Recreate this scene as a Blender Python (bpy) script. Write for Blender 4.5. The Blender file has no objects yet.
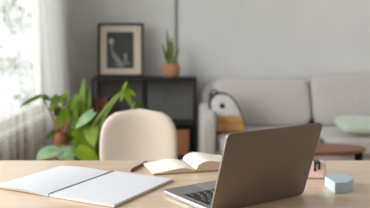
import bpy, bmesh, math, random
from mathutils import Vector, Matrix
random.seed(7)
PI = math.pi

# ------------------------------------------------------------------ camera
F_PX, PITCH, EYE = 550.0, 0.110, 1.145
DESK = 0.74
scene = bpy.context.scene
cd = bpy.data.cameras.new('camera')
cam = bpy.data.objects.new('camera', cd)
scene.collection.objects.link(cam)
cam.location = (0, 0, EYE)
cam.rotation_euler = (PI / 2 - PITCH, 0, 0)
cd.sensor_width = 36
cd.lens = F_PX / 370 * 36
cd.clip_start = 0.05
cd.dof.use_dof = True
cd.dof.focus_distance = 1.42
cd.dof.aperture_fstop = 3.7
scene.camera = cam

# ------------------------------------------------------------------ daylight and exposure
world = bpy.data.worlds.new('daylight')
scene.world = world
world.use_nodes = True
bgn = world.node_tree.nodes['Background']
bgn.inputs[0].default_value = (0.93, 0.97, 1.0, 1)
bgn.inputs[1].default_value = 2.1
scene.view_settings.view_transform = 'Standard'
scene.view_settings.look = 'None'
scene.view_settings.gamma = 1
scene.view_settings.use_curve_mapping = False
scene.view_settings.exposure = -0.45


def portal(loc, rot, sx, sy):
    l = bpy.data.lights.new('window_portal', 'AREA')
    l.shape = 'RECTANGLE'; l.size = sx; l.size_y = sy
    l.cycles.is_portal = True
    o = bpy.data.objects.new('window_portal', l)
    scene.collection.objects.link(o)
    o.location = loc; o.rotation_euler = rot


XW = -1.15          # inner face of the window wall
YB = 5.4            # inner face of the back wall
XR, YF, ZC = 3.6, -2.6, 2.7
WY0, WY1, WZ0, WZ1 = -0.4, 4.6, 0.58, 2.5     # window in the left wall
RX0, RX1, RZ0, RZ1 = 0.9, 2.9, 0.9, 2.3       # unseen rear window behind the camera, added for front fill
portal((XW - 0.14, (WY0 + WY1) / 2, (WZ0 + WZ1) / 2), (0, -PI / 2, 0), WZ1 - WZ0, WY1 - WY0)
portal(((RX0 + RX1) / 2, YF - 0.26, (RZ0 + RZ1) / 2), (PI / 2, 0, 0), RX1 - RX0, RZ1 - RZ0)


def daylight(loc, rot, sx, sy, watts, col):  # area lamp for sky light at the left window and for added fill
    l = bpy.data.lights.new('window_daylight', 'AREA')
    l.shape = 'RECTANGLE'; l.size = sx; l.size_y = sy; l.energy = watts; l.color = col
    o = bpy.data.objects.new('window_daylight', l)
    scene.collection.objects.link(o)
    o.location = loc; o.rotation_euler = rot


# bright sky outside the left window, and added fill lamps at two unseen windows
daylight((-3.4, 1.2, 2.0), (0, -PI / 2 + 0.1, 0), 2.4, 3.6, 440, (1.0, 0.97, 0.93))
daylight((1.9, YF + 0.05, 1.6), (PI / 2, 0, 0), 1.9, 1.3, 5, (1.0, 0.98, 0.96))  # added front fill lamp, just inside the unseen rear window
daylight((XR - 0.02, 4.0, 1.5), (0, PI / 2, 0), 1.7, 1.9, 14, (1.0, 0.94, 0.88))  # added warm fill lamp for back wall, sofa and right of desk


# ------------------------------------------------------------------ materials
def s2l(c):
    return tuple(((v / 255) / 12.92 if v / 255 <= 0.04045 else ((v / 255 + 0.055) / 1.055) ** 2.4) for v in c)


def mat(name, col, rough=0.6, metal=0.0, noise=0.0, scale=20.0, bump=0.0, stretch=(1, 1, 1), col2=None,
        sheen=0.0, coat=0.0):
    m = bpy.data.materials.new(name); m.use_nodes = True
    nt = m.node_tree; b = nt.nodes['Principled BSDF']
    c = s2l(col)
    b.inputs['Base Color'].default_value = (*c, 1)
    b.inputs['Roughness'].default_value = rough
    b.inputs['Metallic'].default_value = metal
    if sheen: b.inputs['Sheen Weight'].default_value = sheen
    if coat: b.inputs['Coat Weight'].default_value = coat
    tc = nt.nodes.new('ShaderNodeTexCoord')
    mp = nt.nodes.new('ShaderNodeMapping'); mp.inputs['Scale'].default_value = stretch
    nt.links.new(tc.outputs['Object'], mp.inputs['Vector'])
    nz = nt.nodes.new('ShaderNodeTexNoise'); nz.inputs['Scale'].default_value = scale
    nz.inputs['Detail'].default_value = 4
    nt.links.new(mp.outputs[0], nz.inputs['Vector'])
    c2 = s2l(col2) if col2 else tuple(v * (1 - noise) for v in c)
    r = nt.nodes.new('ShaderNodeValToRGB')
    r.color_ramp.elements[0].position = 0.35; r.color_ramp.elements[1].position = 0.65
    r.color_ramp.elements[0].color = (*c2, 1); r.color_ramp.elements[1].color = (*c, 1)
    nt.links.new(nz.outputs['Fac'], r.inputs[0])
    nt.links.new(r.outputs[0], b.inputs['Base Color'])
    if bump:
        bp = nt.nodes.new('ShaderNodeBump'); bp.inputs['Strength'].default_value = bump
        bp.inputs['Distance'].default_value = 0.01
        nt.links.new(nz.outputs['Fac'], bp.inputs['Height'])
        nt.links.new(bp.outputs[0], b.inputs['Normal'])
    return m


M = {}
M['wall'] = mat('grey_wall_paint', (214, 214, 216), 0.85, noise=0.05, scale=3, bump=0.05)
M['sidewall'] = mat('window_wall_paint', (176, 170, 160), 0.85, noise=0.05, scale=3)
M['white'] = mat('white_paint', (230, 228, 222), 0.7, noise=0.03, scale=4)
M['floor'] = mat('oak_floor', (168, 138, 104), 0.5, scale=6, stretch=(1, 8, 1), col2=(140, 112, 82))
M['desk'] = mat('pale_maple', (221, 197, 174), 0.34, scale=5, stretch=(1, 9, 9), coat=0.35, col2=(211, 184, 158))
M['paper'] = mat('drawing_paper', (219, 219, 228), 0.8, noise=0.01, scale=30)
M['cream'] = mat('cream_paper', (244, 239, 230), 0.8, noise=0.03, scale=60, stretch=(1, 1, 30))
M['edge'] = mat('page_edges', (232, 213, 186), 0.8, noise=0.25, scale=40, stretch=(1, 1, 30))
M['kraft'] = mat('kraft_board', (170, 125, 82), 0.8, noise=0.1, scale=60)
M['wire'] = mat('dark_wire', (26, 26, 28), 0.35, metal=0.8)
M['alu'] = mat('grey_aluminium', (134, 133, 134), 0.42, metal=0.4, noise=0.03, scale=200)
M['lid'] = mat('lid_aluminium', (132, 120, 109), 0.45, metal=0.5, noise=0.03, scale=200)
M['edgealu'] = mat('polished_edge', (176, 176, 180), 0.35, metal=0.5)
M['key'] = mat('black_keycap', (32, 32, 34), 0.5, noise=0.1)
M['well'] = mat('keyboard_well', (150, 148, 146), 0.5)
M['pad'] = mat('trackpad_glass', (148, 147, 148), 0.3, metal=0.4)
M['screen'] = mat('dark_screen', (14, 14, 17), 0.12)
M['pink'] = mat('pink_plastic', (240, 206, 199), 0.4, noise=0.04)
M['black'] = mat('black_metal', (28, 28, 30), 0.45, metal=0.3, noise=0.1)
M['blackp'] = mat('black_plastic', (20, 20, 22), 0.35)
M['blue'] = mat('blue_grey_resin', (184, 198, 211), 0.5, noise=0.06, scale=40)
M['pen'] = mat('wine_brown_lacquer', (112, 50, 38), 0.3, noise=0.1)
M['pentip'] = mat('brass_tip', (190, 150, 110), 0.3, metal=0.7)
M['chair'] = mat('beige_upholstery', (208, 194, 181), 0.85, noise=0.04, scale=90, bump=0.1, sheen=0.3)
M['woodleg'] = mat('oak_leg', (178, 136, 92), 0.5, scale=12, stretch=(6, 6, 1), col2=(150, 110, 72))
M['sofa'] = mat('grey_sofa_fabric', (198, 192, 192), 0.9, noise=0.1, scale=55, bump=0.2, sheen=0.3)
M['mint'] = mat('mint_fabric', (198, 210, 198), 0.9, noise=0.08, scale=40, sheen=0.2)
M['felt'] = mat('pale_grey_felt', (216, 216, 218), 0.95, noise=0.15, scale=60)
M['leather'] = mat('tan_canvas', (205, 158, 104), 0.75, noise=0.22, scale=25)
M['walnut'] = mat('walnut', (138, 88, 62), 0.4, scale=8, stretch=(1, 8, 1), col2=(118, 72, 52))
M['mesh'] = mat('charcoal_sheet_metal', (112, 112, 111), 0.6, noise=0.15, scale=120)
M['bookred'] = mat('brown_cloth', (122, 72, 50), 0.8, noise=0.15, scale=30)
M['bookdark'] = mat('dark_brown_cloth', (84, 54, 44), 0.8, noise=0.15, scale=30)
M['box'] = mat('tan_wicker', (176, 124, 78), 0.8, noise=0.3, scale=60, stretch=(1, 1, 3), bump=0.4)
M['terra'] = mat('woven_terracotta', (188, 138, 102), 0.85, noise=0.3, scale=45, stretch=(1, 1, 4), bump=0.5)
M['brownpot'] = mat('brown_clay', (150, 94, 62), 0.8, noise=0.25, scale=25, stretch=(1, 1, 3), bump=0.3)
M['soil'] = mat('potting_soil', (58, 44, 34), 0.95, noise=0.4, scale=60, bump=0.6)
M['snake'] = mat('snake_leaf', (86, 104, 44), 0.45, scale=25, stretch=(1, 1, 2), col2=(54, 72, 34))
M['snakey'] = mat('snake_leaf_margin', (178, 172, 84), 0.5)
M['leaf'] = mat('bright_leaf', (120, 142, 18), 0.5, scale=12, col2=(76, 104, 14), coat=0.0)
M['leafd'] = mat('deep_leaf', (88, 114, 14), 0.55, scale=8, col2=(52, 80, 14), coat=0.0)
M['leafp'] = mat('pale_leaf', (150, 172, 136), 0.4, scale=14, col2=(104, 136, 92))
M['stem'] = mat('green_stem', (124, 150, 60), 0.5, noise=0.1)
M['stemo'] = mat('orange_stem', (176, 112, 56), 0.5, noise=0.1)
M['mat'] = mat('beige_mount', (212, 197, 180), 0.7, noise=0.06, scale=20)
M['print'] = mat('dark_print', (54, 54, 58), 0.5, noise=0.35, scale=9)
M['chalk'] = mat('pale_print_tone', (196, 194, 190), 0.6, noise=0.4, scale=30)
M['tone'] = mat('mid_print_tone', (136, 136, 137), 0.6, noise=0.3, scale=30)
M['rad'] = mat('taupe_radiator_cover', (138, 102, 64), 0.6, noise=0.08, scale=12)
M['slot'] = mat('dark_slot', (58, 46, 38), 0.8)
M['conduit'] = mat('dark_grey_conduit', (120, 120, 119), 0.6)
M['bark'] = mat('bark', (96, 84, 70), 0.9, noise=0.4, scale=12, bump=0.5)
M['grass'] = mat('garden_ground', (150, 160, 130), 0.9, noise=0.2, scale=3)


def leafy(m, amt=0.22):       # let leaves glow a little when light falls through them
    nt = m.node_tree; b = nt.nodes['Principled BSDF']; out = nt.nodes['Material Output']
    src = b.inputs['Base Color'].links[0].from_socket
    tr = nt.nodes.new('ShaderNodeBsdfTranslucent'); nt.links.new(src, tr.inputs[0])
    mx = nt.nodes.new('ShaderNodeMixShader'); mx.inputs[0].default_value = amt
    nt.links.new(b.outputs[0], mx.inputs[1]); nt.links.new(tr.outputs[0], mx.inputs[2])
    nt.links.new(mx.outputs[0], out.inputs[0])


for k in ('leaf', 'leafd', 'leafp'):
    M[k].node_tree.nodes['Principled BSDF'].inputs['Specular IOR Level'].default_value = 0.25
    leafy(M[k])


def sheer():
    m = bpy.data.materials.new('sheer_voile'); m.use_nodes = True
    nt = m.node_tree; nt.nodes.clear()
    out = nt.nodes.new('ShaderNodeOutputMaterial')
    tp = nt.nodes.new('ShaderNodeBsdfTransparent'); tp.inputs[0].default_value = (0.97, 0.97, 0.97, 1)
    df = nt.nodes.new('ShaderNodeBsdfDiffuse'); df.inputs[0].default_value = (0.86, 0.85, 0.83, 1)
    tl = nt.nodes.new('ShaderNodeBsdfTranslucent'); tl.inputs[0].default_value = (0.86, 0.85, 0.83, 1)
    m1 = nt.nodes.new('ShaderNodeMixShader'); m1.inputs[0].default_value = 0.5
    nt.links.new(df.outputs[0], m1.inputs[1]); nt.links.new(tl.outputs[0], m1.inputs[2])
    m2 = nt.nodes.new('ShaderNodeMixShader'); m2.inputs[0].default_value = 0.42
    nz = nt.nodes.new('ShaderNodeTexNoise'); nz.inputs['Scale'].default_value = 60
    mr = nt.nodes.new('ShaderNodeMapRange')
    mr.inputs['To Min'].default_value = 0.19; mr.inputs['To Max'].default_value = 0.32
    nt.links.new(nz.outputs['Fac'], mr.inputs['Value']); nt.links.new(mr.outputs[0], m2.inputs[0])
    nt.links.new(tp.outputs[0], m2.inputs[1]); nt.links.new(m1.outputs[0], m2.inputs[2])
    nt.links.new(m2.outputs[0], out.inputs[0])
    return m


def glass():
    m = bpy.data.materials.new('window_glass'); m.use_nodes = True
    nt = m.node_tree; nt.nodes.clear()
    out = nt.nodes.new('ShaderNodeOutputMaterial')
    tp = nt.nodes.new('ShaderNodeBsdfTransparent'); tp.inputs[0].default_value = (0.96, 0.98, 0.97, 1)
    gl = nt.nodes.new('ShaderNodeBsdfGlossy'); gl.inputs['Roughness'].default_value = 0.02
    mx = nt.nodes.new('ShaderNodeMixShader'); mx.inputs[0].default_value = 0.05
    nt.links.new(tp.outputs[0], mx.inputs[1]); nt.links.new(gl.outputs[0], mx.inputs[2])
    nt.links.new(mx.outputs[0], out.inputs[0])
    return m


M['sheer'] = sheer(); M['glass'] = glass()


# ------------------------------------------------------------------ helpers
def new(): return bmesh.new()


def link(o): scene.collection.objects.link(o)


def tag(o, label=None, cat=None, group=None, kind=None):
    if label: o['label'] = label
    if cat: o['category'] = cat
    if group: o['group'] = group
    if kind: o['kind'] = kind
    return o


def thing(name, label, cat, loc=(0, 0, 0), rz=0.0, group=None):
    o = bpy.data.objects.new(name, None); link(o)
    o.empty_display_size = 0.05
    o.location = loc; o.rotation_euler = (0, 0, rz)
    return tag(o, label, cat, group)


def wmat(o):
    m = Matrix.Identity(4)
    chain = []
    while o: chain.append(o); o = o.parent
    for c in reversed(chain): m = m @ c.matrix_basis
    return m


def obj(name, bm, m, parent=None, world=False, smooth=False, label=None, mats=None):
    if world and parent is not None:
        bm.transform(wmat(parent).inverted())
    bmesh.ops.recalc_face_normals(bm, faces=bm.faces[:])
    me = bpy.data.meshes.new(name); bm.to_mesh(me); bm.free()
    me.materials.append(m)
    for x in (mats or []): me.materials.append(x)
    if smooth:
        for p in me.polygons: p.use_smooth = True
    o = bpy.data.objects.new(name, me); link(o)
    if parent: o.parent = parent
    if label: o['label'] = label
    return o


def auto(o, ang=0.7):           # flat where the edge is sharp
    me = o.data
    for p in me.polygons: p.use_smooth = True
    b = bmesh.new(); b.from_mesh(me)
    for e in b.edges:
        if len(e.link_faces) == 2 and e.calc_face_angle(0) > ang: e.smooth = False
    b.to_mesh(me); b.free()
    return o


def solo(name, bm, m, label, cat, group=None, smooth=False):
    """one-mesh thing, its origin moved to the middle of its base"""
    xs = [v.co.x for v in bm.verts]; ys = [v.co.y for v in bm.verts]; z = min(v.co.z for v in bm.verts)
    c = Vector(((min(xs) + max(xs)) / 2, (min(ys) + max(ys)) / 2, z))
    bm.transform(Matrix.Translation(-c))
    o = obj(name, bm, m, smooth=smooth); o.location = c
    return tag(o, label, cat, group)


def box(bm, c, s, bev=0.0, seg=2, R=None):
    r = bmesh.ops.create_cube(bm, size=1.0)
    vs = r['verts']
    T = Matrix.Translation(c) @ (R.to_4x4() if R else Matrix.Identity(4)) @ Matrix.Diagonal((*s, 1))
    for v in vs: v.co = T @ v.co
    if bev:
        es = list({e for v in vs for e in v.link_edges})
        bmesh.ops.bevel(bm, geom=es, offset=bev, segments=seg, profile=0.5, affect='EDGES')


def b2(bm, x0, x1, y0, y1, z0, z1, bev=0.0):
    box(bm, ((x0 + x1) / 2, (y0 + y1) / 2, (z0 + z1) / 2), (x1 - x0, y1 - y0, z1 - z0), bev)


def puff(bm, c, s, n=4.0, div=10, R=None, fn=None):
    """soft cushion block"""
    faces = []
    tmp = {}
    def V(p):
        key = tuple(round(a, 5) for a in p)
        if key in tmp: return tmp[key]
        q = Vector(p)
        L = (abs(q.x) ** n + abs(q.y) ** n + abs(q.z) ** n) ** (1 / n)
        q = q / L
        if fn: q = fn(q)
        q = Vector((q.x * s[0] / 2, q.y * s[1] / 2, q.z * s[2] / 2))
        if R: q = R @ q
        tmp[key] = bm.verts.new(q + Vector(c)); return tmp[key]
    g = [-1 + 2 * i / div for i in range(div + 1)]
    for ax in range(3):
        for sg in (-1, 1):
            for i in range(div):
                for j in range(div):
                    qd = []
                    for a, b in ((g[i], g[j]), (g[i + 1], g[j]), (g[i + 1], g[j + 1]), (g[i], g[j + 1])):
                        p = [0, 0, 0]; p[ax] = sg; p[(ax + 1) % 3] = a; p[(ax + 2) % 3] = b
                        qd.append(V(p))
                    bm.faces.new(qd)


def tube(bm, pts, r, seg=8, r1=None, cap=True):
    pts = [Vector(p) for p in pts]
    rings = []
    n = len(pts)
    up = Vector((0, 0, 1))
    for i, p in enumerate(pts):
        d = (pts[min(i + 1, n - 1)] - pts[max(i - 1, 0)]).normalized()
        a = d.cross(up)
        if a.length < 1e-3: a = d.cross(Vector((0, 1, 0)))
        a.normalize(); b = d.cross(a)
        rr = r if r1 is None else r + (r1 - r) * i / (n - 1)
        rings.append([bm.verts.new(p + (a * math.cos(2 * PI * k / seg) + b * math.sin(2 * PI * k / seg)) * rr)
                      for k in range(seg)])
    for i in range(n - 1):
        for k in range(seg):
            bm.faces.new((rings[i][k], rings[i][(k + 1) % seg], rings[i + 1][(k + 1) % seg], rings[i + 1][k]))
    if cap:
        bm.faces.new(rings[0]); bm.faces.new(rings[-1])


def lathe(bm, prof, c=(0, 0, 0), seg=28):
    rings = []
    for r, z in prof:
        rings.append([bm.verts.new((c[0] + r * math.cos(2 * PI * k / seg), c[1] + r * math.sin(2 * PI * k / seg),
                                    c[2] + z)) for k in range(seg)])
    for i in range(len(rings) - 1):
        for k in range(seg):
            bm.faces.new((rings[i][k], rings[i][(k + 1) % seg], rings[i + 1][(k + 1) % seg], rings[i + 1][k]))
    bm.faces.new(rings[0]); bm.faces.new(rings[-1])


def prism(bm, pts, axis_vec, bev=0.0, seg=2):
    """polygon pts (3-D, planar) extruded along axis_vec"""
    v0 = [bm.verts.new(p) for p in pts]
    f = bm.faces.new(v0)
    r = bmesh.ops.extrude_face_region(bm, geom=[f])
    vs = [e for e in r['geom'] if isinstance(e, bmesh.types.BMVert)]
    for v in vs: v.co += Vector(axis_vec)
    if bev:
        es = list({e for v in v0 + vs for e in v.link_edges})
        bmesh.ops.bevel(bm, geom=es, offset=bev, segments=seg, profile=0.5, affect='EDGES')


def at(u, v, Y):
    """the point at distance Y into the room that the photograph shows at pixel u, v"""
    dx = (u - 185) / F_PX; du = (104 - v) / F_PX
    c, s = math.cos(PITCH), math.sin(PITCH)
    d = Vector((dx, c + du * s, -s + du * c))
    return Vector((0, 0, EYE)) + d * (Y / d.y)


def rrect(w, h, r, n=5):
    """rounded rectangle from 0,0 to w,h"""
    out = []
    for cx, cy, a0 in ((w - r, r, -PI / 2), (w - r, h - r, 0), (r, h - r, PI / 2), (r, r, PI)):
        for i in range(n + 1):
            a = a0 + PI / 2 * i / n
            out.append((cx + r * math.cos(a), cy + r * math.sin(a)))
    return out


# ================================================================== THE ROOM
bm = new(); b2(bm, XW - 0.25, XR + 0.25, YF - 0.25, YB + 0.25, -0.12, 0)
tag(obj('floor', bm, M['floor']), kind='structure')
bm = new(); b2(bm, XW - 0.25, XR + 0.25, YF - 0.25, YB + 0.25, ZC, ZC + 0.12)
tag(obj('ceiling', bm, M['white']), kind='structure')
bm = new(); b2(bm, XW - 0.25, XR + 0.25, YB, YB + 0.25, 0, ZC)
tag(obj('wall_back', bm, M['wall']), kind='structure')
bm = new()
b2(bm, XR, XR + 0.25, YF, 3.0, 0, ZC); b2(bm, XR, XR + 0.25, 5.0, YB, 0, ZC)
b2(bm, XR, XR + 0.25, 3.0, 5.0, 0, 0.6); b2(bm, XR, XR + 0.25, 3.0, 5.0, 2.4, ZC)
tag(obj('wall_right', bm, M['wall']), kind='structure')
bm = new()
b2(bm, XW - 0.12, XW, YF, WY0, 0, ZC); b2(bm, XW - 0.12, XW, WY1, YB, 0, ZC)
b2(bm, XW - 0.12, XW, WY0, WY1, 0, WZ0); b2(bm, XW - 0.12, XW, WY0, WY1, WZ1, ZC)
tag(obj('wall_left', bm, M['sidewall']), kind='structure')
bm = new()
b2(bm, XW - 0.25, RX0, YF - 0.25, YF, 0, ZC); b2(bm, RX1, XR + 0.25, YF - 0.25, YF, 0, ZC)
b2(bm, RX0, RX1, YF - 0.25, YF, 0, RZ0); b2(bm, RX0, RX1, YF - 0.25, YF, RZ1, ZC)
tag(obj('wall_front', bm, M['wall']), kind='structure')
bm = new(); b2(bm, XW, XR, YB - 0.015, YB, 0, 0.09, 0.003)
tag(obj('baseboard_back', bm, M['white']), kind='structure')
bm = new(); b2(bm, XR - 0.015, XR, YF, YB - 0.02, 0, 0.09, 0.003)
tag(obj('baseboard_right', bm, M['white']), kind='structure')
# the thin dark pipe down the back wall
bm = new(); tube(bm, [at(176, 60, YB - 0.014).xz.to_3d() and (at(176, 60, YB - 0.014).x, YB - 0.014, z) for z in (0.1, 1.4, ZC)], 0.009, 10)
tag(obj('trim_1', bm, M['conduit'], smooth=True), kind='structure')


def window(n, axis, a0, a1, z0, z1, off, cuts):
    """axis 'y': set in the left wall; axis 'x': set in the wall behind the camera"""
    bm = new()
    def bb(p0, p1, q0, q1, d0, d1):
        d0, d1 = (0.04, 0.10) if axis == 'y' else (d0, d1)
        if axis == 'y': b2(bm, off - d1, off - d0, p0, p1, q0, q1, 0.004)
        else: b2(bm, p0, p1, off - d1, off - d0, q0, q1, 0.004)
    t = 0.06
    bb(a0, a1, z0, z0 + t, 0.10, 0.17); bb(a0, a1, z1 - t, z1, 0.10, 0.17)
    bb(a0, a0 + t, z0 + t, z1 - t, 0.10, 0.17); bb(a1 - t, a1, z0 + t, z1 - t, 0.10, 0.17)
    for c in cuts: bb(c - 0.035, c + 0.035, z0 + t, z1 - t, 0.10, 0.17)
    fr = tag(obj('window_%d' % n, bm, M['white']), kind='structure')
    bm = new()
    if axis == 'y': b2(bm, off - 0.075, off - 0.067, a0 + t, a1 - t, z0 + t, z1 - t)
    else: b2(bm, a0 + t, a1 - t, off - 0.14, off - 0.13, z0 + t, z1 - t)
    obj('pane', bm, M['glass'], fr)
    if axis == 'y':
        bm = new(); b2(bm, off - 0.03, off + 0.03, a0, a1, z0 - 0.03, z0 + 0.002, 0.006)
        obj('window_sill', bm, M['white'], fr)


window(1, 'y', WY0, WY1, WZ0, WZ1, XW, (0.6, 1.9, 3.1))
bm = new()  # unseen window in the right wall, added to go with the fill lamp
for y0, y1, z0, z1 in ((3.0, 5.0, .6, .66), (3.0, 5.0, 2.34, 2.4), (3.0, 3.06, .66, 2.34), (4.94, 5.0, .66, 2.34), (3.97, 4.03, .66, 2.34)):
    b2(bm, XR + .05, XR + .11, y0, y1, z0, z1, .004)
fr = tag(obj('window_3', bm, M['white']), kind='structure')
bm = new(); b2(bm, XR + .075, XR + .083, 3.06, 4.94, .66, 2.34); obj('pane', bm, M['glass'], fr)
window(2, 'x', RX0, RX1, RZ0, RZ1, YF, (1.9,))  # unseen rear window, added to let in front fill

# ================================================================== BACKGROUND
# radiator cover under the window
t = thing('radiator_cover', 'long taupe slotted radiator cover low under the window behind the sheer curtain', 'radiator', (XW + 0.03, 2.8, 0))
bm = new(); b2(bm, -0.028, 0.03, -1.9, 1.75, 0.06, 0.53, 0.006)
obj('casing', bm, M['rad'], t)
for r in range(6):
    bm = new()
    z = 0.12 + r * 0.072
    for k in range(30):
        y = -1.84 + k * 0.12 + (0.06 if r % 2 else 0)
        if y + 0.085 < 1.72: b2(bm, 0.027, 0.034, y, y + 0.085, z, z + 0.02)
    obj('slot_row', bm, M['slot'], t, label='row of dark horizontal slots')
for y in (-1.85, 1.68):
    bm = new(); b2(bm, -0.02, 0.025, y, y + 0.04, 0, 0.06)
    obj('foot', bm, M['rad'], t)

# sheer curtain
bm = new()
nz_, ny_ = 26, 380
grid = []
for j in range(nz_ + 1):
    z = 0.03 + (2.69 - 0.03) * j / nz_
    yend = min(5.30, 5.25 - 0.66 * (z - 0.83)) if z > 0.78 else 5.28
    row = []
    for i in range(ny_ + 1):
        tt = i / ny_
        y = 3.02 + tt * (3.70 - 3.02) / 0.3 if tt < 0.3 else 3.70 + (tt - 0.3) / 0.7 * (yend - 3.70)
        ph = (tt * 14 + 16 * max(0, tt - .45) ** 1.5) * 2 * PI + 0.9 * math.sin(tt * 37) + 0.25 * math.sin(z * 2.1 + tt * 19)
        amp = 0.016 + 0.014 * (0.5 + 0.5 * math.sin(tt * 61)) + 0.012 * (1 - z / 2.7)
        x = -1.035 + amp * math.sin(ph) + 0.006 * math.sin(ph * 0.37 + z)
        row.append(bm.verts.new((x, y, z)))
    grid.append(row)
for j in range(nz_):
    for i in range(ny_):
        bm.faces.new((grid[j][i], grid[j][i + 1], grid[j + 1][i + 1], grid[j + 1][i]))
solo('sheer_curtain', bm, M['sheer'], 'floor-length white sheer curtain hanging in folds across the bright window', 'curtain', smooth=True)

# tree outside the window
t = thing('garden_tree', 'leafy green tree outdoors seen faintly through the sheer curtain', 'tree', (-2.5, 10.4, -1.4))
bm = new()
tube(bm, [(0, 0, 0), (0.05, -0.1, 1.2), (-0.05, 0.1, 2.2), (0.1, 0, 3.2)], 0.09, 8, 0.04)
for a in range(9):
    z = 1.3 + a * 0.22
    tube(bm, [(0, 0, z), (0.35 * math.cos(a * 2.1), 0.5 * math.sin(a * 2.1), z + 0.35), (0.5 * math.cos(a * 2.1), 0.95 * math.sin(a * 2.1), z + 0.5)], 0.025, 6, 0.008)
obj('trunk', bm, M['bark'], t, smooth=True)
bm = new()
for cl in range(20):
    cx, cy, cz = random.uniform(-1.5, 0.3), random.uniform(-1.2, 1.2), random.uniform(1.4, 4.6)
    for k in range(34):
        p = Vector((cx + random.gauss(0, .11), cy + random.gauss(0, .13), cz + random.gauss(0, .13)))
        a = Vector((random.uniform(-1, 1), random.uniform(-1, 1), random.uniform(-1, 1))).normalized()
        b = a.orthogonal().normalized()
        L, W = random.uniform(.05, .09), random.uniform(.018, .03)
        vs = [bm.verts.new(q) for q in (p - a * L, p + b * W, p + a * L, p - b * W)]
        bm.faces.new(vs)
tag(obj('foliage', bm, M['leafd'], t), kind='stuff')

# ------------------------------------------------------------------ metal shelf
SX0, SX1, SY0, SY1, SZ = at(91, 78, 5.0).x, at(197.5, 78, 5.0).x - 0.006, 5.0, 5.33, at(100, 78, 5.0).z
SM = at(143, 78, 5.0).x
t = thing('shelf_unit', 'low black metal shelf unit against the grey wall left of the sofa', 'shelf', ((SX0 + SX1) / 2, (SY0 + SY1) / 2, 0))
cx = (SX0 + SX1) / 2; cy = (SY0 + SY1) / 2
for x in (SX0 + .012, SM, SX1 - .012):
    for y in (SY0 + .012, SY1 - .012):
        bm = new(); b2(bm, x - .012, x + .012, y - .012, y + .012, 0, SZ - .03, 0.002)
        obj('post', bm, M['black'], t, world=True)
TIER = at(100, 124, 5.0).z
for z in (SZ, TIER, 0.11):
    bm = new()
    b2(bm, SX0, SX1, SY0, SY1, z - (.03 if z == SZ else .02), z, 0.003)
    obj('shelf_board', bm, M['black'], t, world=True)
bm = new(); b2(bm, SX0 + .03, SM - .018, SY1 - .014, SY1 - .009, 0.12, SZ - .03)
obj('back_panel', bm, M['mesh'], t, world=True)
bm = new(); b2(bm, SM + .018, SX1 - .03, SY1 - .014, SY1 - .009, 0.12, SZ - .03)
obj('back_panel', bm, M['mesh'], t, world=True)

# framed print leaning on the wall
FY = 5.16
p0 = at(97.5, 76.5, FY)
FW, FH = (143.5 - 97.5) / F_PX * FY, 0.505
t = thing('framed_print', 'black-framed dark print with beige mount leaning on the shelf unit', 'picture', (p0.x + FW / 2, FY, SZ + .0035), 0)
t.rotation_euler = (-0.13, 0, 0)
bm = new(); fw = 0.023
b2(bm, -FW / 2, FW / 2, 0, .025, 0, fw, .003); b2(bm, -FW / 2, FW / 2, 0, .025, FH - fw, FH, .003)
b2(bm, -FW / 2, -FW / 2 + fw, 0, .025, fw, FH - fw, .003); b2(bm, FW / 2 - fw, FW / 2, 0, .025, fw, FH - fw, .003)
obj('frame', bm, M['black'], t)
bm = new(); b2(bm, -FW / 2 + fw, FW / 2 - fw, .012, .022, fw, FH - fw)
obj('mount', bm, M['mat'], t)
bm = new(); PX0, PX1, PZ0, PZ1 = -.135, .125, .075, .425
b2(bm, PX0, PX1, .0105, .013, PZ0, PZ1)
pr = obj('print', bm, M['print'], t)
bm = new(); b2(bm, PX0 - .006, PX1 + .006, .0112, .0135, PZ0 - .006, PZ1 + .006); obj('inner_border', bm, M['white'], t)
bm = new()
def disc(bm, x, z, rx, rz, y=.0095):
    vs = [bm.verts.new((x + rx * math.cos(a * PI / 8), y, z + rz * math.sin(a * PI / 8))) for a in range(16)]
    f = bm.faces.new(vs); r = bmesh.ops.extrude_face_region(bm, geom=[f])
    for e in r['geom']:
        if isinstance(e, bmesh.types.BMVert): e.co.y += 0.0015
disc(bm, -.088, .33, .026, .032); disc(bm, -.085, .27, .014, .045)
for k in range(9):
    disc(bm, -.082 + k * .011, .235 - k * .016, .013 + k * .002, .026)
disc(bm, .045, .20, .013, .020); disc(bm, .045, .155, .018, .035)
disc(bm, .06, .125, .03, .012); disc(bm, -.01, .115, .05, .014)
obj('pale_shapes', bm, M['tone'], pr)
for dx_, dz_, ra, rb in [(-.090, .335, .016, .022), (.044, .197, .008, .014)] + [(-.066 + k * .018, .19 - k * .018, .007, .016) for k in range(5)]:
    bm = new(); disc(bm, dx_, dz_, ra, rb, .008); obj('bright_shape', bm, M['chalk'], pr)


# potted snake plant on the shelf
def blade(bm, base, tip, w, yaw, bend=0.0, n=10):
    base, tip = Vector(base), Vector(tip)
    side = Vector((math.cos(yaw), math.sin(yaw), 0)); nor = (tip - base).cross(side).normalized()
    rows = []
    for i in range(n + 1):
        t_ = i / n
        ww = w * (0.62 + 0.55 * math.sin(min(t_ * 2.0, 1.4))) * (1 - t_ ** 3.0) + 0.001
        tw = Matrix.Rotation(t_ * 0.5, 3, (tip - base).normalized())
        sd = tw @ side
        p = base.lerp(tip, t_) + nor * bend * math.sin(t_ * PI)
        rows.append([bm.verts.new(p - sd * ww / 2), bm.verts.new(p - sd * ww * .38 + nor * ww * .08), bm.verts.new(p + nor * ww * .2),
                     bm.verts.new(p + sd * ww * .38 + nor * ww * .08), bm.verts.new(p + sd * ww / 2)])
    for i in range(n):
        for k in range(4):
            f = bm.faces.new((rows[i][k], rows[i][k + 1], rows[i + 1][k + 1], rows[i + 1][k]))
            if k in (0, 3): f.material_index = 1


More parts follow.
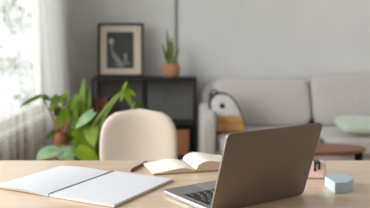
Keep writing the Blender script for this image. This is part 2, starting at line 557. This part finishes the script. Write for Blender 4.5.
PY = 5.15
pc = at(171.2, 78, PY)
t = thing('potted_snake_plant', 'small upright snake plant in a woven terracotta pot on the shelf unit', 'plant', (pc.x, PY, SZ))
bm = new(); lathe(bm, [(.055, 0), (.07, .012), (.083, .045), (.086, .07), (.078, .1), (.068, .122), (.070, .128), (.062, .128), (.060, .105)])
pt = obj('pot', bm, M['terra'], t, smooth=True)
bm = new(); lathe(bm, [(.061, .108), (.061, .112)]); obj('soil', bm, M['soil'], t)
for (bx, by, tx, ty, L, w, yw) in ((-.006, 0, -.040, -.01, .345, .036, .2), (.012, .01, .004, .0, .27, .036, -.3), (-.02, .01, -.085, .01, .22, .034, .5),
                                   (.016, -.01, .078, -.02, .17, .028, .1), (0, -.02, .02, -.04, .20, .034, -.1), (-.01, -.015, -.045, -.04, .15, .032, .3),
                                   (.006, .02, -.015, .05, .24, .032, 0)):
    bm = new(); blade(bm, (bx, by, .105), (tx, ty, .11 + L), w, yw, 0.01)
    obj('leaf', bm, M['snake'], t, smooth=True, mats=[M['snakey']])

# brown books on the middle shelf
for k, (u, w, h, m, lb) in enumerate(((96.3, .038, .235, 'bookred', 'red-brown book on the middle shelf, leftmost of the three'),
                               (100.8, .036, .225, 'bookdark', 'darker brown book between two lighter ones on the middle shelf'),
                               (105.3, .040, .238, 'bookred', 'red-brown book on the middle shelf, rightmost of the three'))):
    x = at(u, 110, 5.03).x
    t = thing('book', lb, 'book', (x, 5.12, TIER), group='books on the middle shelf')
    bm = new(); b2(bm, -w / 2, w / 2, -.085, -.080, 0, h); b2(bm, -w / 2, -w / 2 + .003, -.08, .08, 0, h); b2(bm, w / 2 - .003, w / 2, -.08, .08, 0, h)
    obj('cover', bm, M[m], t)
    bm = new(); b2(bm, -w / 2 + .003, w / 2 - .003, -.08, .076, .003, h - .004); obj('pages', bm, M['cream'], t)

# storage box, lower shelf
xa, xb = at(174, 145, 5.02).x, at(189, 145, 5.02).x
t = thing('storage_box', 'tan woven storage box on the lowest shelf beside the sofa arm', 'box', ((xa + xb) / 2, 5.15, 0.11))
zt = at(180, 132, 5.02).z - 0.11
bm = new(); hw = (xb - xa) / 2
b2(bm, -hw, hw, -.12, -.108, 0, zt, .003); b2(bm, -hw, hw, .108, .12, 0, zt, .003)
b2(bm, -hw, -hw + .01, -.108, .108, 0, zt, .003); b2(bm, hw - .01, hw, -.108, .108, 0, zt, .003); b2(bm, -hw + .01, hw - .01, -.108, .108, 0, .01)
obj('body', bm, M['box'], t)
bm = new(); b2(bm, -hw - .004, hw + .004, -.124, .124, zt, zt + .018, .004); obj('lid', bm, M['box'], t)

# ------------------------------------------------------------------ sofa
SOX0, SOX1 = 0.125, 2.12
t = thing('sofa', 'pale grey two-seat fabric sofa against the back wall', 'sofa', ((SOX0 + SOX1) / 2, 4.8, 0))
bm = new(); b2(bm, SOX0 + .10, SOX1 - .10, 4.36, 5.22, .12, .28, .02); obj('base', bm, M['sofa'], t, world=True, smooth=False)
bm = new(); puff(bm, ((SOX0 + SOX1) / 2, 5.22, .46), (SOX1 - SOX0 - .10, .18, .68), 9, 12); obj('back_frame', bm, M['sofa'], t, world=True, smooth=True)
for x in (SOX0 + .063, SOX1 - .063):
    bm = new(); puff(bm, (x, 4.74, .34), (.125, .86, .52), 7, 12); obj('arm', bm, M['sofa'], t, world=True, smooth=True)
mid = at(313.5, 100, 4.72).x
for x0, x1, zt, zr in ((SOX0 + .128, mid, .845, 0.02), (mid + .004, SOX1 - .128, .885, -0.02)):
    bm = new(); w = x1 - x0
    R = Matrix.Rotation(-0.16, 3, 'X')
    sg = 1 if x0 < .5 else -1
    puff(bm, ((x0 + x1) / 2, 4.96, (.39 + zt) / 2 - .005), (w, .26, zt - .39), 5.5, 14, R,
         fn=lambda q: Vector((q.x + (.035 * (1 - q.z) * sg * sg if q.x * sg > 0 else 0), q.y * (1.0 + .12 * (1 - q.x ** 2) * (1 - q.z ** 2)), q.z)))
    obj('back_cushion', bm, M['sofa'], t, world=True, smooth=True)
    bm = new(); puff(bm, ((x0 + x1) / 2, 4.66, .325), (w, .74, .17), 6, 12); obj('seat_cushion', bm, M['sofa'], t, world=True, smooth=True)
for x in (SOX0 + .09, SOX1 - .09):
    for y in (4.45, 5.15):
        bm = new(); tube(bm, [(x, y, 0), (x, y, .14)], .016, 12, .024); obj('leg', bm, M['woodleg'], t, world=True, smooth=True)

# grey arch-shaped backpack
BY = 4.50
outline = [(216, 134), (212.5, 118), (210, 106), (211.5, 99), (214.5, 95), (220.5, 93.3), (227, 94.2), (233, 98), (237.5, 105), (241.5, 114), (245, 124), (246.8, 134)]
P = [at(u, v, BY) for u, v in outline]
zmin = .412
for q in P: q.z = max(q.z, zmin)
t = thing('backpack', 'light grey arch-shaped backpack with tan pocket propped on the sofa by its arm', 'bag', (sum(p.x for p in P) / len(P), BY + .06, zmin))
bm = new(); prism(bm, P, (0, .04, 0), .012, 3); o = obj('front_panel', bm, M['felt'], t, world=True); auto(o)
pcn = sum(P, Vector()) / len(P)
P2 = [pcn + (p - pcn) * 1.045 + Vector((-.006, .035, 0)) for p in P]
for q in P2: q.z = max(q.z, zmin)
bm = new(); prism(bm, P2, (0, .095, 0), .015, 3); o = obj('body', bm, M['blackp'], t, world=True, label='black sides and back'); auto(o)
bm = new(); tube(bm, P + [P[0]], .0055, 8, cap=False)
obj('piping', bm, M['blackp'], t, world=True, smooth=True, label='black edging cord')
pk = [at(u, v, BY - .015) for u, v in ((217.5, 134), (217.5, 118), (230, 116.5), (242, 117), (245.5, 134))]
for q in pk: q.z = max(q.z, zmin + .012)
bm = new(); prism(bm, pk, (0, .025, 0), .006, 2); pko = obj('pocket', bm, M['leather'], t, world=True, label='tan front pocket')
fl = [at(u, v, BY - .024) for u, v in ((217.2, 121), (217.2, 116.6), (230, 115.5), (242.3, 116.2), (243.4, 120.5), (236, 122.5), (226, 122.8))]
bm = new(); prism(bm, fl, (0, .012, 0), .003, 1); obj('flap', bm, M['leather'], pko, world=True)
c = at(222.2, 106, BY - .006)
bm = new(); lathe(bm, [(.002, 0), (.019, 0), (.022, .004), (.022, .016)], seg=20)
bm.transform(Matrix.Translation(c) @ Matrix.Rotation(-PI / 2, 4, 'X')); obj('badge', bm, M['blackp'], t, world=True, label='round black badge')
bm = new(); a, b = at(210.5, 99, BY + .06), at(217, 94, BY + .06)
tube(bm, [a, a + Vector((-.01, 0, .03)), (a + b) / 2 + Vector((-.01, 0, .055)), b + Vector((0, 0, .03)), b], .008, 8)
obj('handle', bm, M['blackp'], t, world=True, smooth=True)

# mint pillow
pc = at(355, 128.5, 4.60)
t = thing('throw_pillow', 'mint green throw pillow lying on the right sofa seat', 'pillow', (pc.x + .03, 4.43, .405))
def pf(q):
    k = 1 - 0.55 * max(abs(q.x), abs(q.y)) ** 3
    return Vector((q.x * (1 + .05 * q.y * q.y), q.y * (1 + .05 * q.x * q.x), q.z * k))
bm = new(); puff(bm, (0, 0, .075), (.45, .34, .13), 4.5, 14, Matrix.Rotation(0.1, 3, 'X') @ Matrix.Rotation(0.05, 3, 'Y'), fn=pf)
obj('pillow_cover', bm, M['mint'], t, smooth=True)

# coffee table
a, b = at(365.5, 149, 3.78), at(262, 149, 3.78)
t = thing('coffee_table', 'oval walnut coffee table with black legs before the sofa', 'table', ((a.x + b.x) / 2, 3.78, 0))
rx = (a.x - b.x) / 2; ry = .17; zt = .425
bm = new(); vs = []
prof = [(.93, -.030), (.985, -.024), (1, -.014), (1, -.006), (.985, 0)]
rings = [[bm.verts.new((rx * k * math.cos(i * PI / 32), ry * k * math.sin(i * PI / 32), zt + dz)) for i in range(64)] for k, dz in prof]
for r0, r1 in zip(rings, rings[1:]):
    for i in range(64): bm.faces.new((r0[i], r0[(i + 1) % 64], r1[(i + 1) % 64], r1[i]))
bm.faces.new(rings[0]); bm.faces.new(rings[-1]); o = obj('tabletop', bm, M['walnut'], t); auto(o, .5)
for sx in (-1, 1):
    for sy in (-1, 1):
        bm = new(); tube(bm, [(sx * rx * .90, sy * ry * .35, 0), (sx * rx * .87, sy * ry * .22, zt - .029)], .013, 10, .018)
        obj('leg', bm, M['black'], t, smooth=True)


# ================================================================== PLANTS BY THE WINDOW
def leaf(bm, base, tip, width, face, notch=0, heart=.12, droop=.15, fold=.12):
    """one broad leaf from base to tip; face = the way its upper side looks"""
    base, tip = Vector(base), Vector(tip)
    ax = tip - base; L = ax.length; ax.normalize()
    nor = Vector(face); nor = (nor - ax * nor.dot(ax)).normalized()
    sd = ax.cross(nor).normalized()
    n = 22
    rows = []
    for i in range(n + 1):
        t_ = i / n
        w = math.sin(PI * min(1, (t_ * 0.93 + .07)) ** 0.72) ** 0.8 * width / 2 if t_ < 1 else 0.0005
        w = max(w, 0.0005)
        row = []
        mid_ = base + ax * L * t_ - nor * droop * L * t_ * t_
        for k in range(-4, 5):
            s_ = k / 4
            ww = w
            if notch and .18 < t_ < .9 and abs(s_) > .45:
                if (i + (1 if k > 0 else 0)) % 4 == 0: ww = w * .62
            back = heart * L * abs(s_) ** 1.5 * max(0, 1 - t_ * 3)
            row.append(bm.verts.new(mid_ + sd * ww * s_ - ax * back + nor * (fold * abs(s_) * w - droop * .8 * w * s_ * s_)))
        rows.append(row)
    for i in range(n):
        for k in range(8): bm.faces.new((rows[i][k], rows[i][k + 1], rows[i + 1][k + 1], rows[i + 1][k]))


def curve3(a, b, bulge, n=10):
    a, b, m = Vector(a), Vector(b), (Vector(a) + Vector(b)) / 2 + Vector(bulge)
    return [a * (1 - s) ** 2 + m * 2 * s * (1 - s) + b * s * s for s in [i / n for i in range(n + 1)]]


# big floor monstera
MX, MY = at(84, 150, 3.15).x, 3.15
t = thing('monstera_plant', 'large monstera with broad split leaves standing beside the beige chair', 'plant', (MX, MY, 0))
bm = new(); lathe(bm, [(.11, 0), (.125, .01), (.15, .2), (.16, .27), (.163, .285), (.148, .285), (.14, .24)]); obj('pot', bm, M['white'], t, smooth=True)
bm = new(); lathe(bm, [(.143, .245), (.143, .25)]); obj('soil', bm, M['soil'], t)
root = Vector((MX, MY, .25))
NL = [  # base px, base Y, tip px, tip Y, width, face, material, notches, stem bulge
    ((57, 148), 3.05, (36, 157), 2.95, .13, (-.2, -.55, 1), 'leafp', 0, (-.05, 0, .2)),
    ((58, 148), 3.05, (73, 158), 2.95, .12, (.2, -.55, 1), 'leafp', 0, (-.05, 0, .22)),
    ((82, 119), 3.12, (82, 156), 3.0, .12, (.3, -1, .4), 'leaf', 1, (0, 0, .05)),
    ((93, 120), 3.25, (100, 156), 3.15, .13, (.3, -1, .3), 'leafd', 1, (.03, 0, .05)),
    ((90, 122), 3.10, (92, 146), 3.02, .09, (-.3, -1, .5), 'leaf', 0, (.03, 0, .05)),
    ((81, 118), 3.25, (81, 77), 3.3, .055, (-.4, -1, .1), 'leaf', 0, (0, .05, 0)),
    ((86, 116), 3.25, (88, 84), 3.3, .05, (-.2, -1, .1), 'leaf', 0, (0, .05, 0)),
    ((72, 140), 3.3, (70, 128), 3.25, .05, (-.2, -1, .1), 'leafd', 0, (0, .05, 0)),
    ((84, 142), 3.35, (78, 122), 3.35, .07, (-.2, -1, .1), 'leafd', 0, (0, .05, 0)),
    ((93, 112), 3.10, (74, 126), 3.05, .08, (-.2, -.6, 1), 'leafp', 0, (.03, 0, .1)),
    ((78, 148), 3.0, (99, 162), 2.9, .10, (0, -.6, 1), 'leaf', 0, (0, 0, .1)),
    ((88, 128), 3.3, (104, 113), 3.3, .07, (0, -1, .5), 'leafd', 0, (0, .05, 0)),
    ((78, 96), 3.4, (74, 118), 3.4, .06, (-.3, -1, .2), 'leaf', 0, (0, 0, .05)),
    ((123, 90), 3.05, (126, 82), 3.0, .022, (-.3, -1, .2), 'leaf', 0, (-.13, 0, .10)),
    ((125, 90), 3.05, (132, 106), 3.0, .034, (.2, -1, .3), 'leaf', 0, (-.13, 0, .10)),
    ((124, 91), 3.06, (120, 101), 3.02, .026, (-.3, -1, .3), 'leaf', 0, (-.13, 0, .10)),
    ((136, 100), 3.07, (147, 111), 3.05, .026, (.3, -1, .5), 'leafd', 0, (.05, 0, -.02)),
    ((128, 89), 3.05, (136, 96), 3.02, .022, (.3, -1, .3), 'leaf', 0, (-.13, 0, .10)),
]
for (bu, bY, tu, tY, w, face, m, nt_, bul) in NL:
    bp, tp = at(*bu, bY), at(*tu, tY)
    bm = new(); leaf(bm, bp, tp, w, face, nt_); lf = obj('leaf', bm, M[m], t, world=True, smooth=True)
    bm = new(); tube(bm, curve3(root + Vector((random.uniform(-.06, .06), random.uniform(-.06, .06), 0)), bp, bul), .007, 7, .004)
    obj('stem', bm, M['stem'], lf, world=True, smooth=True)

# smaller plant in a round brown pot on a stand by the curtain
pc = at(62, 147.5, 3.3)
t = thing('plant_stand', 'small three-legged wooden stand under the round brown pot', 'stand', (pc.x, 3.3, 0))
bm = new(); lathe(bm, [(.085, pc.z - .02), (.09, pc.z - .017), (.09, pc.z - .004), (.086, pc.z)]); obj('top', bm, M['woodleg'], t)
for k in range(3):
    a = k * 2 * PI / 3 + .5
    bm = new(); tube(bm, [(.11 * math.cos(a), .11 * math.sin(a), 0), (.05 * math.cos(a), .05 * math.sin(a), pc.z - .019)], .009, 8, .011)
    obj('leg', bm, M['woodleg'], t, smooth=True)
t = thing('potted_plant', 'arching leafy plant in a round brown pot in front of the curtain', 'plant', (pc.x, 3.3, pc.z))
bm = new(); lathe(bm, [(.025, 0), (.036, .012), (.044, .04), (.041, .07), (.033, .09), (.035, .096), (.029, .096), (.026, .085)]); obj('pot', bm, M['brownpot'], t, smooth=True)
bm = new(); lathe(bm, [(.027, .084), (.027, .088)], seg=16); obj('soil', bm, M['soil'], t)
root = Vector((pc.x, 3.3, pc.z + .085))
for (bu, bY, tu, tY, w, face, m, nt_, bul) in [
    ((60, 118), 3.25, (52, 97), 3.2, .055, (.6, -1, .2), 'leafd', 1, (-.03, 0, 0)),
    ((62, 104), 3.25, (66, 92), 3.2, .06, (-.4, -1, .2), 'leaf', 0, (-.02, 0, 0)),
    ((67, 120), 3.25, (73, 95), 3.2, .07, (-.5, -1, .4), 'leaf', 1, (.02, 0, 0)),
    ((58, 96), 3.2, (49, 112), 3.15, .06, (-.2, -1, .5), 'leafd', 1, (-.02, 0, .04)),
    ((66, 110), 3.2, (57, 128), 3.15, .06, (.2, -1, .5), 'leaf', 0, (.02, 0, .04)),
    ((41, 95.5), 3.08, (19, 104), 2.95, .034, (-.1, -.8, .8), 'leafd', 0, (-.06, 0, .12)),
    ((43, 95.5), 3.08, (50, 100), 3.06, .034, (.1, -.8, .8), 'leafd', 0, (-.06, 0, .12)),
    ((56, 131), 3.2, (46, 137), 3.1, .04, (.1, -.8, .8), 'leafd', 0, (-.01, 0, .02)),
]:
    bp, tp = at(*bu, bY), at(*tu, tY)
    bm = new(); leaf(bm, bp, tp, w, face, nt_); lf = obj('leaf', bm, M[m], t, world=True, smooth=True)
    bm = new(); tube(bm, curve3(root + Vector((random.uniform(-.015, .015), random.uniform(-.015, .015), 0)), bp, bul), .004, 7, .003)
    obj('stem', bm, M['stemo'], lf, world=True, smooth=True, label='orange-brown stem')

# ================================================================== CHAIR
CY = 2.72
cxx = at(139.3, 130, CY).x
t = thing('upholstered_chair', 'beige upholstered chair with rounded back across the desk', 'chair', (cxx, CY - .22, 0))
ZT = at(139, 109.3, CY).z
HW = 38.6 / F_PX * CY
def backrest():
    bm = new(); n, mz = 26, 22
    zb = .44
    front, rear = [], []
    for j in range(mz + 1):
        v = j / mz
        z = zb + (ZT - zb) * v
        vz = abs((z - .58) / (ZT - .58)) if z > .58 else 0
        hw = HW * (1 - vz ** 4.5) ** (1 / 2.6) if vz < 1 else 0
        hw = max(hw, .002) * (1.0 if z > .58 else 1 - .25 * (.58 - z) / .14)
        fr, rr = [], []
        for i in range(n + 1):
            u = -1 + 2 * i / n
            uu = math.sin(u * PI / 2)
            x = hw * uu
            ycurve = -.055 * (x / HW) ** 2 + .05 * (v - .5)
            edge = (1 - abs(uu) ** 6) ** .5 * (1 - vz ** 10) ** .5
            th = .032 * edge
            fr.append(bm.verts.new((x, ycurve - th, z))); rr.append(bm.verts.new((x, ycurve + th + .002, z)))
        front.append(fr); rear.append(rr)
    for j in range(mz):
        for i in range(n):
            bm.faces.new((front[j][i], front[j][i + 1], front[j + 1][i + 1], front[j + 1][i]))
            bm.faces.new((rear[j][i], rear[j][i + 1], rear[j + 1][i + 1], rear[j + 1][i]))
        for i in (0, n): bm.faces.new((front[j][i], front[j + 1][i], rear[j + 1][i], rear[j][i]))
    for j in (0, mz):
        for i in range(n): bm.faces.new((front[j][i], front[j][i + 1], rear[j][i + 1], rear[j][i]))
    bmesh.ops.remove_doubles(bm, verts=bm.verts[:], dist=.0008)
    bm.transform(Matrix.Translation((0, .22, 0)))
    return bm
obj('backrest', backrest(), M['chair'], t, smooth=True)
bm = new(); puff(bm, (0, -.02, .44), (.44, .44, .10), 4.5, 12); obj('seat', bm, M['chair'], t, smooth=True)
for sx in (-1, 1):
    for sy in (-1, 1):
        bm = new(); tube(bm, [(sx * .20, sy * .19 - .02, 0), (sx * .155, sy * .15 - .02, .41)], .011, 10, .018); obj('leg', bm, M['woodleg'], t, smooth=True)

# ================================================================== DESK
DX0, DX1, DY0, DY1 = -.88, .92, 1.10, at(185, 160.8, 1.89).y
t = thing('desk', 'pale maple desk in the foreground holding the laptop and notebooks', 'desk', (0, (DY0 + DY1) / 2, 0))
DY1 = 1.882
bm = new(); b2(bm, DX0, DX1, DY0, DY1, DESK - .028, DESK, .003); obj('desktop', bm, M['desk'], t, world=True)
bm = new()
b2(bm, DX0 + .08, DX1 - .08, DY0 + .07, DY0 + .09, DESK - .09, DESK - .028); b2(bm, DX0 + .08, DX1 - .08, DY1 - .09, DY1 - .07, DESK - .09, DESK - .028)
obj('apron', bm, M['desk'], t, world=True)
for x in (DX0 + .07, DX1 - .07):
    for y in (DY0 + .07, DY1 - .07):
        bm = new(); tube(bm, [(x, y, 0), (x, y, DESK - .028)], .018, 14, .025); obj('leg', bm, M['desk'], t, world=True, smooth=True)


# ------------------------------------------------------------------ laptop
LW, LD = .3105, .2108
LA = 1.2608
t = thing('laptop', 'open grey laptop turned away on the desk, keyboard side to the left', 'laptop', (.0562, 1.2765, DESK), .593)
# local x along the hinge, local y from the hinge towards the palm rest
bm = new()
prism(bm, [(x, y, .0015) for x, y in rrect(LW, LD, .011, 6)], (0, 0, .0105), .0012, 2)
base = obj('base', bm, M['edgealu'], t, label='silver lower case'); auto(base, .6)
bm = new(); prism(bm, [(x + .001, y + .001, .0119) for x, y in rrect(LW - .002, LD - .002, .010, 6)], (0, 0, .0005))
obj('deck', bm, M['alu'], base)
for x in (.02, LW - .02):
    for y in (.02, LD - .02):
        bm = new(); lathe(bm, [(.006, 0), (.006, .0016)], (x, y, 0), 12); obj('foot', bm, M['blackp'], base)
bm = new(); prism(bm, [(x + .015, y + .028, .0122) for x, y in rrect(LW - .03, .108, .003, 3)], (0, 0, .0005))
kb = obj('keyboard', bm, M['well'], t, label='black keys in a dark well')
proto = {}
def key(w, d, x, y):
    k = (round(w, 4), round(d, 4))
    if k not in proto:
        bm = new(); prism(bm, [(a - w / 2, b - d / 2, 0) for a, b in rrect(w, d, .0016, 2)], (0, 0, .0013), .0003, 1)
        o = obj('key', bm, M['key'], kb); proto[k] = o
    else:
        o = proto[k].copy(); scene.collection.objects.link(o); o.parent = kb
    o.location = (x, y, .0126)
px = .0190
x0, xe = .0165, LW - .0165
rowsdef = [  # y from hinge, depth, widths in key units; mirrored because the user sits on the +y side
    (.034, .010, [1.0] * 14), (.050, .0155, [1.45] + [1.0] * 13), (.0690, .0155, [1.0] * 13 + [1.45]),
    (.0880, .0155, [1.72] + [1.0] * 11 + [1.72]), (.1070, .0155, [2.2] + [1.0] * 10 + [2.2]), (.1260, .0155, [1, 1, 1, 1.2, 1, 5, 1.2, 1, 1, 1])]
for y, d, ws in rowsdef:
    tot = sum(ws); gap = .0046; unit = (xe - x0 - gap * (len(ws) - 1)) / tot
    x = x0
    for w in ws:
        key(w * unit, d, x + w * unit / 2, y); x += w * unit + gap
bm = new(); prism(bm, [(x + LW / 2 - .055, y + .1405, .0122) for x, y in rrect(.11, .065, .003, 3)], (0, 0, .0004)); obj('trackpad', bm, M['pad'], t)
bm = new(); tube(bm, [(.03, .002, .009), (LW - .03, .002, .009)], .0048, 12); obj('hinge', bm, M['blackp'], t, smooth=True)
# lid: hinge line at y = 0, leaning back from the keyboard
Rl = Matrix.Translation((0, -.003, .005)) @ Matrix.Rotation(-(PI / 2 - (PI / 2 - LA)) + PI, 4, 'X')
# columns: u along the hinge (x), v up the lid
def lidp(u, v, d):
    """u along hinge, v up the lid, d out of the outer face (towards -y)"""
    vx = Vector((0, -math.cos(LA), math.sin(LA))); nx = Vector((0, -math.sin(LA), -math.cos(LA)))
    return Vector((u, -.0035, .003)) + vx * v + nx * d
bm = new(); prism(bm, [lidp(x, y, .0) for x, y in rrect(LW, LD, .011, 6)], lidp(0, 0, .0048) - lidp(0, 0, 0), .0015, 3)
lid = obj('lid', bm, M['lid'], t, label='taupe-grey outer lid'); auto(lid, .6)
bm = new(); prism(bm, [lidp(x, y, -.0002) for x, y in rrect(LW, LD, .011, 6)], lidp(0, 0, .0006) - lidp(0, 0, 0))
obj('rim', bm, M['edgealu'], lid, label='thin bright rim')
bm = new(); prism(bm, [lidp(x + .004, y + .008, -.0010) for x, y in rrect(LW - .008, LD - .012, .008, 4)], lidp(0, 0, .0008) - lidp(0, 0, 0)); obj('screen', bm, M['screen'], lid)

# ------------------------------------------------------------------ spiral sketchbook
t = thing('sketchbook', 'open blank white spiral-bound sketchbook at the front left of the desk', 'notebook', (-.361, 1.421, DESK), 1.089)
# local x along the spine, -y = right page, +y = left page
NLn, NWd = .297, .21
def sheet(bm, y0, y1, z0, th, lift=0.0, x0=0.0, x1=NLn, wave=0.0):
    n, m_ = 12, 16
    top, bot = [], []
    for i in range(n + 1):
        for s_, arr in ((1, top), (0, bot)):
            row = []
            for j in range(m_ + 1):
                u = j / m_; y = y0 + (y1 - y0) * u; x = x0 + (x1 - x0) * i / n
                z = z0 + (th if s_ else 0) + lift * math.sin(u * PI) * (1 - u * .3) + wave * (1 - i / n) ** 2 * math.sin(u * PI * .5) * (1 - u)
                row.append(bm.verts.new((x, y, z)))
            arr.append(row)
    for i in range(n):
        for j in range(m_):
            bm.faces.new((top[i][j], top[i][j + 1], top[i + 1][j + 1], top[i + 1][j])); bm.faces.new((bot[i][j], bot[i][j + 1], bot[i + 1][j + 1], bot[i + 1][j]))
    for i in range(n):
        for j in (0, m_): bm.faces.new((top[i][j], top[i + 1][j], bot[i + 1][j], bot[i][j]))
    for j in range(m_):
        for i in (0, n): bm.faces.new((top[i][j], top[i][j + 1], bot[i][j + 1], bot[i][j]))
bm = new(); sheet(bm, -.004, -NWd - .002, .0002, .0014, x0=-.001, x1=NLn + .001); obj('back_cover', bm, M['kraft'], t, label='brown kraft back board')
bm = new(); sheet(bm, -.003, -NWd, .0017, .0068); o = obj('page_block', bm, M['paper'], t, label='thick block of blank white pages'); auto(o, .6)
bm = new(); sheet(bm, .004, NWd + .002, .0002, .0012, x0=-.001, x1=NLn + .001); obj('front_cover', bm, M['kraft'], t, label='brown kraft front cover folded flat')
bm = new(); sheet(bm, .003, NWd, .0016, .0008, lift=.003); o = obj('turned_page', bm, M['cream'], t, smooth=False, label='yellowish turned inner leaf')
bm = new(); sheet(bm, .0028, NWd - .001, .0030, .0008, lift=.0055, wave=.002); o = obj('turned_page', bm, M['paper'], t); auto(o, .6)
bm = new()
for k in range(34):
    x = .006 + k * (NLn - .012) / 33
    pts = [(x, -.0058, .0078)] + [(x, -.0058 + .0116 * s, .0088 - .003 * s + .0022 * math.sin(s * PI)) for s in [i / 8 for i in range(9)]] + [(x, .0058, .0042)]
    tube(bm, pts, .0010, 5)
obj('wire_binding', bm, M['wire'], t)

# ------------------------------------------------------------------ open cream book
t = thing('open_book', 'open book with blank cream pages lying behind the laptop', 'book', (.034, 1.700, DESK), math.radians(17))
BH, BW = .150, .136
def pages(sgn, hump, edge, zoff=.003):
    bm = new(); n = 20; top, bot = [], []
    for j in range(2):
        y = j * BH
        tr, br = [], []
        for i in range(n + 1):
            u = i / n
            x = sgn * (.0008 + BW * u)
            z = edge + (hump - edge) * (math.sin(min(1, u / .30) * PI / 2) if u < .30 else (math.cos((u - .30) / .70 * PI) * .5 + .5))
            z = max(z if u > 0 else .004, .004)
            tr.append(bm.verts.new((x, y, zoff + z))); br.append(bm.verts.new((x * (1 - .0 * u), y, zoff)))
        top.append(tr); bot.append(br)
    for i in range(n):
        f = bm.faces.new((top[0][i], top[0][i + 1], top[1][i + 1], top[1][i]))
        bm.faces.new((bot[0][i], bot[0][i + 1], bot[1][i + 1], bot[1][i]))
        for j in (0, 1):
            f = bm.faces.new((top[j][i], top[j][i + 1], bot[j][i + 1], bot[j][i])); f.material_index = 1
    for i in (0, n):
        f = bm.faces.new((top[0][i], top[1][i], bot[1][i], bot[0][i])); f.material_index = 1
    o = obj('page_block', bm, M['cream'], t, mats=[M['edge']]); auto(o, .6)
pages(-1, .014, .004); pages(1, .031, .016)
bm = new(); b2(bm, -BW - .001, BW + .001, -.001, BH + .001, .0003, .003, .0008); obj('cover', bm, M['kraft'], t, label='tan cover')
bm = new(); b2(bm, -BW - .03, -.02, .09, .093, .0185, .019)
bm.free()
bm = new(); tube(bm, [(-.004, BH, .012), (-.002, BH * .5, .0085), (-.001, .0, .0085), (-.004, -.012, .0015)], .0012, 6); obj('ribbon', bm, M['kraft'], t)

# pen
a, b = at(131, 173.2, 1.70), at(147.5, 161.3, 1.86)
a = Vector((a.x, 1.702, DESK + .0045)); b = Vector((b.x, 1.848, DESK + .0045))
d = (b - a)
t = thing('pen', 'slim wine-brown pen lying left of the open book', 'pen', (a.x, a.y, DESK), 0)
bm = new(); tube(bm, [a + d * s for s in (.02, .1, .5, .9)], .0042, 12); tube(bm, [a + d * .9, a + d * .985], .0042, 12, .0015); obj('barrel', bm, M['pen'], t, world=True, smooth=True)
bm = new(); tube(bm, [a + d * .985, a + d * 1.0], .0015, 8, .0004); obj('tip', bm, M['pentip'], t, world=True, smooth=True)
bm = new(); o_ = Vector((0, 0, .0052)); tube(bm, [a + d * .04 + Vector((0, 0, .003)), a + d * .05 + o_, a + d * .28 + o_], .0011, 6); obj('clip', bm, M['pen'], t, world=True, smooth=True)

# pink case
t = thing('pink_case', 'small rounded pink case with black clasp peeking out behind the laptop', 'case', (.390, 1.642, DESK), -.12)
bm = new(); puff(bm, (0, 0, .0255), (.075, .055, .051), 7, 12, fn=lambda q: Vector((q.x * (1 - .07 * (q.z * .5 + .5)), q.y * (1 - .12 * (q.z * .5 + .5)), q.z)))
obj('body', bm, M['pink'], t, smooth=True)
bm = new()
for x in (.002, .015): b2(bm, x - .0028, x + .0028, -.0300, -.0225, .030, .050, .0012)
b2(bm, -.001, .018, -.0295, .010, .0475, .0525, .002)
b2(bm, -.0015, .0055, -.0315, -.024, .024, .033, .002)
obj('clasp', bm, M['blackp'], t, label='black clasp')

# blue hexagonal block
hexa = [(.3945, 1.553), (.4045, 1.479), (.4385, 1.482), (.4675, 1.525), (.4725, 1.573), (.432, 1.600)]
bm = new(); prism(bm, [(x + .002, y - .024, DESK + .0003) for x, y in hexa], (0, 0, .030), .0012, 2)
solo('hexagonal_block', bm, M['blue'], 'blue-grey six-sided paperweight block on the right of the desk', 'paperweight')
